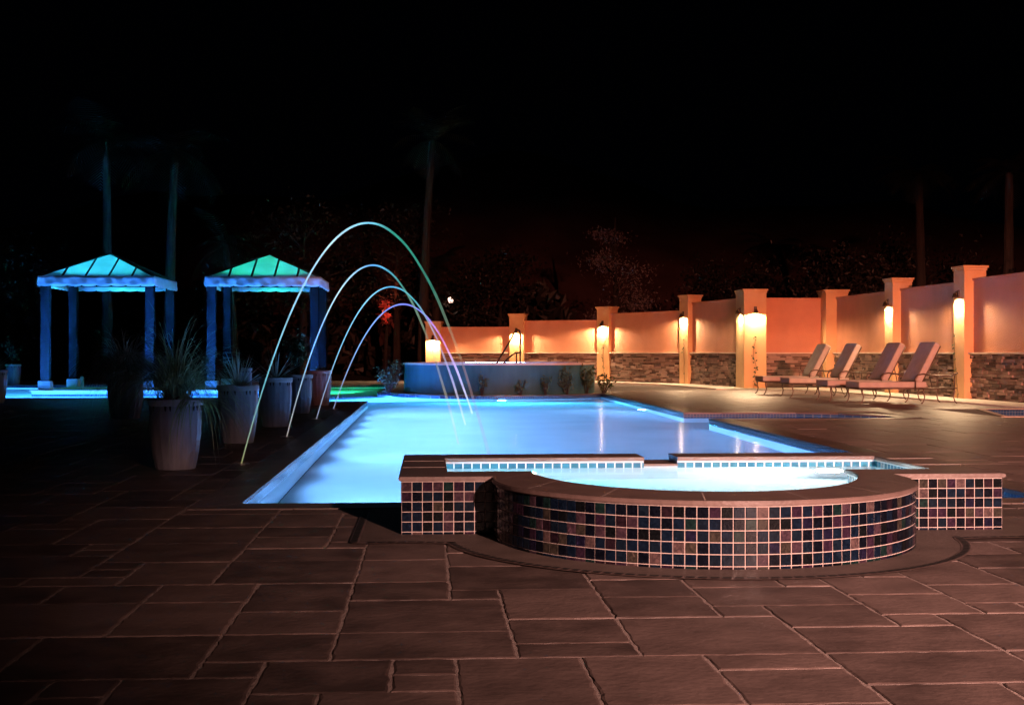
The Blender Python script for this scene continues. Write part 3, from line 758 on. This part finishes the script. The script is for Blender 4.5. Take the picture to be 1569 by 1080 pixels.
# ------------------------------------------------------------------ pots and plants
def make_pot(label, x, y, r=.215, h=.64, group='tall pale pots along the pool', name='plant_pot'):
    o = thing(name, label, 'pot', (x, y, .002), random.uniform(0, 6), group)
    b = MB(); pr = [(r*.76, 0), (r*.80, h*.03), (r*.92, h*.25), (r*1.0, h*.5), (r*1.02, h*.72), (r*.99, h*.90), (r*.95, h*.93)]
    b.lathe(pr, n=40, wob=lambda q, i: 1+.012*math.cos(q*16))
    for k in range(16):
        q = 2*PI*(k+.5*(k%3==0))/16; R3 = Matrix.Rotation(q, 3, 'Z')
        vs = [R3 @ Vector((r*1.015, y_, z_)) for y_, z_ in ((-.010, h*.903), (.010, h*.903), (.004, h*.83), (-.003, h*.84))]+[R3 @ Vector((r*.95, y_, z_)) for y_, z_ in ((-.010, h*.903), (.010, h*.903), (.004, h*.83), (-.003, h*.84))]
        b.add(vs, [(0, 1, 2, 3), (0, 4, 5, 1), (1, 5, 6, 2), (2, 6, 7, 3), (3, 7, 4, 0)], 1)
    b.build('body', [M['pot'], M['dark']], o)
    b = MB(); b.lathe([(r*.93, h*.90), (r*1.06, h*.905), (r*1.08, h*.93), (r*1.08, h*.985), (r*1.04, h), (r*.93, h), (r*.91, h*.93), (r*.0, h*.93)], n=40, wob=lambda q, i: 1)
    b.build('rim', M['potrim'], o, smooth=False)
    b = MB(); b.lathe([(r*.90, h*.95), (.001, h*.965)], n=24); b.build('soil', M['potsoil'], o)
    return o
rp = random.Random(11)
def agave(label, x, y, z, n_, ln, grp='spiky agaves in the pots'):
    o = thing('agave', label, 'plant', (x, y, z), 0, grp)
    q = MB()
    for k in range(n_):
        el = rp.uniform(.35, 1.35); q.blade((rp.uniform(-.02, .02), rp.uniform(-.02, .02), 0), k*2.4+rp.uniform(-.3, .3), el, ln*rp.uniform(.75, 1.15), rp.uniform(.05, .35), rp.uniform(.035, .055), seg=6, fold=.3)
    q.build('leaves', M['agave'], o, smooth=True); return o
def grassy(label, x, y, z, n_, ln, el0, el1, droop, w=.014, m='grass', grp='drooping grasses in the pots', spread=.14):
    o = thing('ornamental_grass', label, 'plant', (x, y, z), 0, grp)
    q = MB()
    for k in range(n_):
        a = rp.uniform(0, 2*PI); rr = rp.uniform(0, spread)
        q.blade((rr*math.cos(a), rr*math.sin(a), 0), a+rp.uniform(-.5, .5), rp.uniform(el0, el1), ln*rp.uniform(.6, 1.15), droop*rp.uniform(.7, 1.3), w*rp.uniform(.7, 1.3), seg=8, fold=.15, rnd=.25)
    q.build('foliage', M[m], o, smooth=True); return o
def bush(name, label, x, y, z, rx, rz_, nleaf, ls, m='shrub', grp=None, cat='shrub', stems=6):
    o = thing(name, label, cat, (x, y, z), 0, grp)
    q = MB(); st = MB(); tips = []
    for k in range(stems):
        a = rp.uniform(0, 2*PI); r = rp.uniform(.2, 1)*rx; p = (r*math.cos(a), r*math.sin(a), rz_*rp.uniform(.55, 1)); tips.append(p)
        st.tube([(p[0]*.15, p[1]*.15, 0), (p[0]*.5, p[1]*.5, p[2]*.55), p], [.014, .01, .004], 5)
    for k in range(nleaf):
        t = rp.choice(tips); u = rp.uniform(.35, 1.05)
        c = (t[0]*u+rp.gauss(0, rx*.16), t[1]*u+rp.gauss(0, rx*.16), max(.03, t[2]*u+rp.gauss(0, rz_*.08)))
        q.leaf(c, ls*rp.uniform(.6, 1.3), (rp.uniform(-1, 1), rp.uniform(-1, 1), rp.uniform(-.2, 1)), rp.uniform(0, 6), asp=.45)
    st.build('stem', M['bark'], o); q.build('foliage', M[m], o); return o

make_pot('nearest tall pot, half hidden by grasses hanging over its rim', -2.17, 11.4, .215, .60)
grassy('big drooping grass in the nearest pot, arching high above it', -2.17, 11.4, .58, 420, 1.0, .9, 1.5, 3.4, .014)
grassy('long grass trailing down the right side of the nearest pot', -2.02, 11.42, .57, 70, .75, .0, .6, 2.6, .016, spread=.1)
bush('trailing_plant', 'dark reddish trailing plant hanging over the left of the nearest pot', -2.27, 11.3, .45, .17, .22, 180, .05, 'flower', cat='plant')
make_pot('second tall pale pot, with a spiky agave, behind the first water jet', -2.10, 14.6)
agave('spiky agave in the second pot from the camera', -2.10, 14.6, .60, 30, .42)
make_pot('third tall pale pot, between the first and second water jets', -2.06, 17.8, .215, .66)
agave('spiky agave in the third pot, its leaves leaning apart', -2.06, 17.8, .62, 22, .46)
make_pot('fourth tall pot, holding a dark feathery plant', -2.12, 21.6)
bush('feathery_plant', 'dark feathery plant in the fourth pot before the cabana post', -2.12, 21.6, .6, .34, .72, 500, .10, 'shrub', cat='plant', stems=12)
make_pot('farthest pale pot of the row, beside the green lit water', -2.05, 24.9, .215, .66)
bush('low_plant', 'low dark plant filling the farthest pot of the row', -2.05, 24.9, .62, .15, .10, 90, .05, 'shrub', cat='plant')
make_pot('dark tall pot set back before the left cabana, under a blue lit plant', -4.55, 20.0, .26, .66)
grassy('blue lit arching grass in the pot before the left cabana', -4.55, 20.0, .64, 620, 1.0, .8, 1.5, 3.8, .03, 'palegrass')
make_pot('dark tall pot at the left edge of the photo', -8.55, 26.3, .26, .66)
agave('blue lit spiky plant in the pot at the left edge of the photo', -8.55, 26.3, .62, 90, .42)
make_pot('green lit pot on the far bank left of the left cabana', -12.9, 41.6, .22, .63)
bush('thin_plant', 'thin leggy plant in the green lit pot on the far bank', -12.9, 41.6, .6, .35, .75, 60, .12, 'shrub', cat='plant', stems=4)
make_pot('small narrow pot seen between the second and third tall pots', -3.95, 28.75, .115, .66)
bl_ = thing('bollard', 'short green lit bollard beside the rear post of the left cabana', 'bollard', (-8.75, 33.7, .12))
q = MB(); q.lathe([(.05, 0), (.05, .24), (.035, .27), (.001, .275)], n=16); q.build('post', M['pblock'], bl_, smooth=True)

# beds at the foot of the round spa
bush('shrub', 'dark leafy shrub at the left side of the round raised spa', -1.0, 32.7, 0, .36, .8, 420, .11, grp='shrubs round the raised spa', stems=8)
for (x, y, r, h, nl, lab) in ((1.25, 30.42, .16, .52, 60, 'sparse upright sprig before the middle of the round raised spa'),
                              (2.15, 30.44, .14, .40, 40, 'small sprig before the round raised spa, right of centre'),
                              (2.75, 30.55, .20, .42, 60, 'thin low plant before the round spa, left of the dense bushes'),
                              (3.3, 30.85, .30, .62, 260, 'dense dark bush before the right part of the round raised spa'),
                              (3.85, 31.5, .34, .72, 320, 'tallest dense dark bush at the right end of the round raised spa'),
                              (4.35, 32.2, .28, .50, 160, 'low loose bush at the pool corner below the lit pillar')):
    bush('shrub', lab, x, y, 0, r, h, nl, .10, grp='shrubs round the raised spa')

# ------------------------------------------------------------------ water jets
def jet(i, y, xa, za, stops, lab, rad=(.008, .021)):
    x0 = -1.66; x1 = 2*xa-x0
    nz = thing('jet_nozzle', 'flush metal nozzle at the foot of the '+['', 'highest, nearest', 'second highest', 'third', 'lowest, farthest'][i]+' water arc', 'nozzle', (x0, y, .006), 0, 'jet nozzles in the deck')
    q = MB(); q.lathe([(.075, 0), (.075, .006), (.06, .010), (.03, .010), (.028, .0)], n=24); q.build('ring', M['steel'], nz)
    q = MB(); q.lathe([(.0275, .002), (.001, .003)], n=16); q.build('opening', M['dark'], nz)
    pts = []; rs = []; n_ = 72; zb = -.09
    for k in range(n_+1):
        t = k/n_; x = x0+(x1-x0)*t; h = za-(za-.012)*((x-xa)/(xa-x0))**2
        if x > xa: h = za-(za-zb)*((x-xa)/(x1-xa))**2
        w_ = .012*max(0, t-.5)*2; pts.append((x, y+w_*math.sin(t*41+i), h+w_*.6*math.sin(t*57+2*i))); rs.append((.62+.10*math.sin(t*33+i)*t)*(rad[0]+(rad[1]-rad[0])*t))
    q = MB(); q.tube(pts, rs, 10)
    m = jet_mat('jet_light', x0, x1, [(p_, c_, a_*.9 if p_ < .55 else a_*.72) for p_, c_, a_ in stops], 1.4)
    tag(q.build('water_jet', m, smooth=True), lab, 'water jet', 'arcing water jets over the pool')
cy_, bl, gn, pu, br = (.22, .62, .85), (.16, .42, .9), (.03, .34, .22), (.28, .26, .85), (.32, .2, .13)
wt = (.5, .72, .85)
jet(1, 11.76, -.535, 2.16, [(0, (.3, .3, .12), .7), (.09, (.14, .45, .5), .8), (.22, (.3, .55, .75), .95), (.36, wt, 1), (.5, (.2, .6, .85), .95), (.60, (.04, .38, .28), .7), (.75, (.05, .3, .22), .5), (.88, br, .35), (1, (.4, .25, .45), .2)], 'highest and nearest lit arc of water, turning green past its top')
jet(2, 15.5, -.65, 2.03, [(0, (.4, .35, .3), .7), (.12, (.25, .5, .7), .9), (.3, wt, 1), (.5, (.12, .4, .85), .95), (.66, (.08, .4, .35), .6), (.82, (.3, .32, .2), .45), (1, (.5, .45, .3), .35)], 'second highest lit arc of water, blue at its top', (.009, .022))
jet(3, 19.6, -.55, 1.98, [(0, (.3, .3, .4), .7), (.15, (.2, .5, .75), .95), (.35, (.25, .6, .85), 1), (.5, (.1, .4, .7), .95), (.65, (.08, .42, .5), .85), (.8, (.35, .3, .5), .7), (1, (.6, .6, .75), .6)], 'third lit arc of water, pale cyan', (.010, .024))
jet(4, 23.1, -.44, 1.85, [(0, (.25, .3, .5), .8), (.2, (.22, .42, .85), 1), (.5, (.2, .24, .9), 1), (.65, (.22, .24, .85), 1), (.78, (.55, .22, .65), .95), (1, (.55, .7, .9), .9)], 'lowest and farthest lit arc of water, violet blue', (.012, .030))

# ------------------------------------------------------------------ trees in the dark
def crown_tree(label, x, y, h, r, m='tree', pine=False, name='tree', nl=2600, grp='trees in the dark beyond the pool'):
    o = thing(name, label, 'tree', (x, y, 0), rp.uniform(0, 6), grp)
    tr = MB(); lean = rp.uniform(-.3, .3)
    spine = [(0, 0, -.05), (lean*.2, .05, h*.3), (lean*.7, .0, h*.62), (lean, 0, h*(.97 if pine else .82))]
    tr.tube(spine, [h*.025, h*.02, h*.013, h*.005], 8)
    q = MB(); cl = []
    for k in range(16 if pine else 22):
        zf = rp.uniform(.32, .95) if pine else rp.uniform(.42, .95); a = rp.uniform(0, 2*PI)
        rr = r*(1.1-zf*.75)*rp.uniform(.5, 1.1) if pine else r*math.sqrt(max(.05, 1-((zf-.66)/.36)**2))*rp.uniform(.35, 1)
        p = (lean*zf+rr*math.cos(a), rr*math.sin(a), h*zf+rp.uniform(-.1, .1))
        tr.tube([(lean*zf*.9, 0, h*zf*.86), (p[0]*.55+lean*.2, p[1]*.55, h*zf*.95), p], [h*.008, h*.005, h*.002], 5); cl.append((p, r*rp.uniform(.16, .34)))
    for k in range(nl):
        p, s = rp.choice(cl); c = (p[0]+rp.gauss(0, s), p[1]+rp.gauss(0, s), p[2]+rp.gauss(0, s*(.45 if pine else .65)))
        q.leaf(c, rp.uniform(.10, .22)*(.8 if pine else 1), (rp.uniform(-1, 1), rp.uniform(-1, 1), rp.uniform(-.3, 1)), rp.uniform(0, 6), asp=.28 if pine else .5)
    tr.build('trunk', M['bark'], o); q.build('crown', M[m], o); return o
def palm(label, x, y, h, r, grp='palms in the dark beyond the pool', nf=18):
    o = thing('palm_tree', label, 'palm tree', (x, y, 0), rp.uniform(0, 6), grp)
    tr = MB(); ln = rp.uniform(-.4, .4)
    tr.tube([(ln*(k/10)**2, 0, h*k/10) for k in range(11)], [.19-.008*k+(.012 if k % 2 else 0) for k in range(11)], 10); tr.build('trunk', M['bark'], o)
    q = MB()
    for k in range(nf):
        az = k*2.4+rp.uniform(-.2, .2); el = rp.uniform(-.3, 1.2); d = Vector((math.cos(az)*math.cos(el), math.sin(az)*math.cos(el), math.sin(el))); p = Vector((ln, 0, h)); side = Vector((-math.sin(az), math.cos(az), 0))
        for s in range(22):
            t = s/22; w_ = r*.38*math.sin(PI*min(1, t*.9+.12))
            for sg in (-1, 1):
                tip = p+(side*sg+d*.6+Vector((0, 0, -.35))).normalized()*w_
                q.add([p-d*.02, p+d*.03, tip], [(0, 1, 2)])
            p = p+d*(r/22); d = (d+Vector((0, 0, -.075))).normalized()
    q.build('crown', M['palm'], o); return o
crown_tree('slender pine standing behind the lit pillar beyond the bushes', 7.5, 52, 6.6, 1.5, 'pine', True, 'pine_tree', 2600)
T = [(3.0, 54, 5.0, 2.2, 'bushy tree behind the lowest wall bays'), (11.5, 50, 4.6, 2.2, 'rounded tree behind the slender lit pillar'),
     (14.5, 44, 4.2, 2.0, 'low tree rising behind the unlit corner pillar'), (18.5, 48, 5.2, 2.6, 'broad tree behind the wall bay with the chaises'),
     (18.0, 33, 4.0, 1.7, 'small tree over the wall behind the tallest pillar'), (-1.2, 50, 6.5, 2.0, 'tall thin tree left of the lowest pillar'),
     (-4.5, 47, 6.5, 2.6, 'tall dark tree behind the right cabana'), (-15.5, 47, 5.5, 2.5, 'dark tree at the far left beyond the pool')]
for x, y, h, r, lab in T: crown_tree(lab, x, y, h, r, nl=3600)
palm('tall palm at the right edge of the photo, beyond the wall', 17.3, 38, 6.4, 1.7)
palm('palm left of the palm at the right edge, beyond the wall', 16.6, 43, 7.0, 1.8)
palm('tall palm behind the gap between the two cabanas', -8.3, 42.5, 7.4, 2.3)
palm('palm behind the left cabana, its fronds faintly blue', -10.6, 44, 8.0, 2.3)
palm('short palm with low fronds right of the left cabana roof', -6.4, 43.5, 4.6, 1.8)
palm('tall slim palm above the farthest water jets', -.2, 47, 8.6, 1.9)
palm('short palm left of the lowest pillar, behind the water jets', .3, 51, 4.3, 1.6)
wd = MB()
for k in range(9000):
    x = rp.uniform(-30, 40); y = 57+rp.uniform(0, 5)+abs(x-5)*.1; top = 1.6+1.0*math.sin(x*.5)+.9*math.sin(x*1.3+1)+1.2
    wd.leaf((x, y, top*rp.random()**.7), rp.uniform(.35, .8), (rp.uniform(-.5, .5), -1, rp.uniform(-.3, 1)), rp.uniform(0, 6), asp=.5)
tag(wd.build('far_wood', M['tree']), 'dark wooded bank far beyond the wall', 'wood', kind='stuff')
hl = MB(); nx_, ny_ = 60, 14; hv = []  # added slope behind the wall, standing in for reddish haze and lamp glow
for j in range(ny_+1):
    for i in range(nx_+1):
        x = -70+190*i/nx_; u = j/ny_; y = 63+34*u+2.5*math.sin(x*.11)
        hv.append((x, y, -.4+(13+2.2*math.sin(x*.09+1)+1.2*math.sin(x*.23))*(u*u*(3-2*u))+.25*math.sin(x*1.3+j)))
hl.add(hv, [(j*(nx_+1)+i, j*(nx_+1)+i+1, (j+1)*(nx_+1)+i+1, (j+1)*(nx_+1)+i) for j in range(ny_) for i in range(nx_)])
tag(hl.build('haze_backdrop', M['haze_backdrop'], smooth=True), kind='structure')
# red-lit palm stub and far lamps
pr_ = thing('red_lit_shrub', 'small shrub glowing red in the dark left of the lowest pillar', 'shrub', (-1.62, 49, 0))
q = MB(); q.tube([(0, 0, 0), (.05, 0, 1.2), (.1, 0, 2.3)], [.08, .07, .05], 8); q.build('trunk', M['bark'], pr_)
q = MB()
for k in range(70): q.leaf((.08+rp.gauss(0, .10)-(.16 if k % 3 == 0 else 0), rp.gauss(0, .10), rp.choice((rp.uniform(2.0, 2.45), rp.uniform(2.65, 2.95)))), rp.uniform(.15, .35), (rp.uniform(-1, 1), -1, rp.uniform(0, 1)), rp.uniform(0, 6), asp=.35)
q.build('foliage', M['flower'], pr_)
lamp('red_uplight', 'SPOT', (-1.5, 47.8, 1.6), 900, (1, .16, .08), aim=(-1.55, 49, 2.6), spot_size=.42, spot_blend=.4, shadow_soft_size=.05)
fl = thing('far_lamp_post', 'tiny distant lamp post shining above the lowest wall bay', 'lamp post', (1.0, 58, 0))
q = MB(); q.tube([(0, 0, 0), (0, 0, 3.3)], .04, 8); q.build('post', M['bronze'], fl)
q = MB(); q.lathe([(.001, 3.2), (.10, 3.22), (.12, 3.4), (.001, 3.46)], n=12); q.build('lamp_head', M['farlamp'], fl)

# uplights on the platform and lamps in the pool walls
def fixture(name, lab, cat, loc, nrm, m, r=.09, grp=None):
    o = thing(name, lab, cat, loc, 0, grp); R = Vector(nrm).to_track_quat('Z', 'Y').to_matrix()
    a = MB(); a.lathe([(r, 0), (r, .02), (r*.8, .03), (r*.78, .02)], n=24); a.v = [tuple(R @ Vector(v)) for v in a.v]; a.build('ring', M['steel'], o)
    a = MB(); a.lathe([(r*.79, .02), (r*.4, .028), (.001, .03)], n=24); a.v = [tuple(R @ Vector(v)) for v in a.v]; a.build('lens', m, o, smooth=True); return o
fixture('pool_light', 'round lamp glowing under water in the right wall of the pool', 'pool lamp', (4.21, 25.0, -.42), (-1, 0, 0), M['poollens'], .11)
fixture('uplight', 'green uplight in the platform between the two cabanas', 'uplight', (-5.75, 31.15, .12), (0, 0, 1), M['greenlens'], .10)

# ------------------------------------------------------------------ light
W = bpy.data.worlds.new('World'); sc.world = W; W.use_nodes = True
bg = W.node_tree.nodes['Background']; bg.inputs[0].default_value = (.02, .03, .08, 1); bg.inputs[1].default_value = .004
BLUE = (.20, .48, 1.0)
def strip(name, loc, aim, energy, col, sx, sy): return lamp(name, 'AREA', loc, energy, col, aim=aim, shape='RECTANGLE', size=sx, size_y=sy)
def wlamp(loc, aim, energy, col, cone=165, blend=.3): return lamp('pool_lamp', 'SPOT', loc, energy, col, aim=aim, spot_size=math.radians(cone), spot_blend=blend, shadow_soft_size=.09)
for y, e in ((9.8, 300), (11.7, 310), (13.6, 320), (15.5, 330), (17.4, 350), (19.3, 370), (21.2, 400), (23.1, 430), (25, 470)):
    wlamp((-1.14, y, -.42), (3.4, y+.2, -1.0), e*1.75, BLUE, 172, .6)
wlamp((1.7, 30.1, -.6), (1.7, 20, -1.0), 1100, (.06, .58, 1))
wlamp((4.13, 25.0, -.5), (0, 24, -1.0), 160, BLUE)
for x in (-3.6, -5.5, -7.4, -9.3): wlamp((x, 29.5, -.45), (x, 31.2, -.5), 26000, (.05, .29, 1))
wlamp((-11.5, 29.6, -.4), (-11.5, 36, -.6), 150, (.2, .5, 1))
wlamp((-2.0, 36.5, -.5), (-6, 38.0, -.6), 500, (.03, 1, .35))
for x in (-5, -9): wlamp((x, 34.4, -.5), (x, 41, -.5), 350, (.03, 1, .35))
wlamp((2.6, 8.33, .06), (1.4, 6.6, -.3), 330, (.86, .97, .97))
wlamp((.6, 8.33, .02), (1.0, 6.8, -.3), 200, (.10, .70, 1))
lamp('round_spa_lamp', 'AREA', (RC[0], RC[1]+2.0, .45), 100, (.3, .5, 1), aim=(RC[0], RC[1], .2), shape='RECTANGLE', size=1.6, size_y=.3)
lamp('uplight_lamp', 'SPOT', (-7.75, 32.6, .2), 1700, (.02, .50, .50), aim=(-7.75, 32.6, 3), spot_size=1.12, spot_blend=.4, shadow_soft_size=.1)
lamp('uplight_lamp', 'SPOT', (-3.9, 32.6, .2), 1300, (.02, .70, .34), aim=(-3.9, 32.6, 3), spot_size=1.12, spot_blend=.4, shadow_soft_size=.1)
# flood lamp behind the camera; unseen plates are added to cut its beam
FL = Vector((7.0, -16, 5.6)); AZ = math.radians(1)      # beam direction, from +Y towards -X
fd = Vector((math.sin(AZ), math.cos(AZ), 0)); fsd = Vector((fd.y, -fd.x, 0))
ho = thing('floodlight', 'floodlight behind the camera with added, unseen plates that block its beam', 'floodlight', tuple(FL))
def plate(name, pts):
    q = MB(); n_ = len(pts); a = Vector(pts[0]); nrm = (Vector(pts[1])-a).cross(Vector(pts[2])-a).normalized()*.02
    vs = [Vector(p) for p in pts]+[Vector(p)+nrm for p in pts]
    q.add(vs, [tuple(range(n_))[::-1], tuple(range(n_, 2*n_))]+[(i, (i+1) % n_, n_+(i+1) % n_, n_+i) for i in range(n_)]); q.build(name, M['dark'], ho)
BLOCK_TOP = math.tan(math.radians(-.45)); BLOCK_AZ = math.radians(-9.6)
plate('beam_blocker', [fd*-.3-fsd*2.2+Vector((0, 0, .5)), fd*-.3+fsd*1.6+Vector((0, 0, .5)), fd*1.1+fsd*1.6+Vector((0, 0, 1.1*BLOCK_TOP)), fd*1.1-fsd*2.2+Vector((0, 0, 1.1*BLOCK_TOP))])
BLOCK_LOW = math.tan(math.radians(-10.5))
plate('lower_beam_blocker', [fd*-.2-fsd*2.2+Vector((0, 0, -.5)), fd*-.2+fsd*1.6+Vector((0, 0, -.5)), fd*1.1+fsd*1.6+Vector((0, 0, 1.1*BLOCK_LOW)), fd*1.1-fsd*2.2+Vector((0, 0, 1.1*BLOCK_LOW))])
sd = Vector((math.sin(BLOCK_AZ), math.cos(BLOCK_AZ), 0)); so = Vector((-sd.y, sd.x, 0))
plate('side_beam_blocker', [sd*1.05+Vector((0, 0, .8)), sd*1.05+so*2.5+Vector((0, 0, .8)), sd*1.05+so*2.5+Vector((0, 0, -1.2)), sd*1.05+Vector((0, 0, -1.2))])
lamp('house_floodlight', 'SPOT', tuple(FL), 82000, (1, .26, .155), aim=(9.0, 34, .5), spot_size=math.radians(60), spot_blend=.3, shadow_soft_size=.075)
PL = Vector((3.7, -3.9, 2.9))
pf = Vector((-.15, 1, 0)).normalized(); ps = Vector((pf.y, -pf.x, 0))      # an added unseen plate shades this beam, tilted lower on its left
ho = thing('porch_lamp', 'porch lamp behind the camera with an added, unseen plate that blocks its beam', 'porch lamp', tuple(PL))
plate('beam_blocker', [pf*-.25-ps*1.2+Vector((0, 0, .1)), pf*-.25+ps*1.2+Vector((0, 0, .5)), pf*.7+ps*1.2+Vector((0, 0, .245)), pf*.7-ps*1.2+Vector((0, 0, -.45))])
lamp('porch_light', 'SPOT', tuple(PL), 22000, (1, .53, .43), aim=(5.4, 5.5, .0), spot_size=math.radians(84), spot_blend=1.0, shadow_soft_size=.045)

sc.view_settings.view_transform = 'Standard'; sc.view_settings.look = 'None'; sc.view_settings.exposure = 0; sc.view_settings.gamma = 1
sc.cycles.max_bounces = 10; sc.cycles.transmission_bounces = 8; sc.cycles.transparent_max_bounces = 16
sc.cycles.sample_clamp_indirect = 14
sc.cycles.use_denoising = True
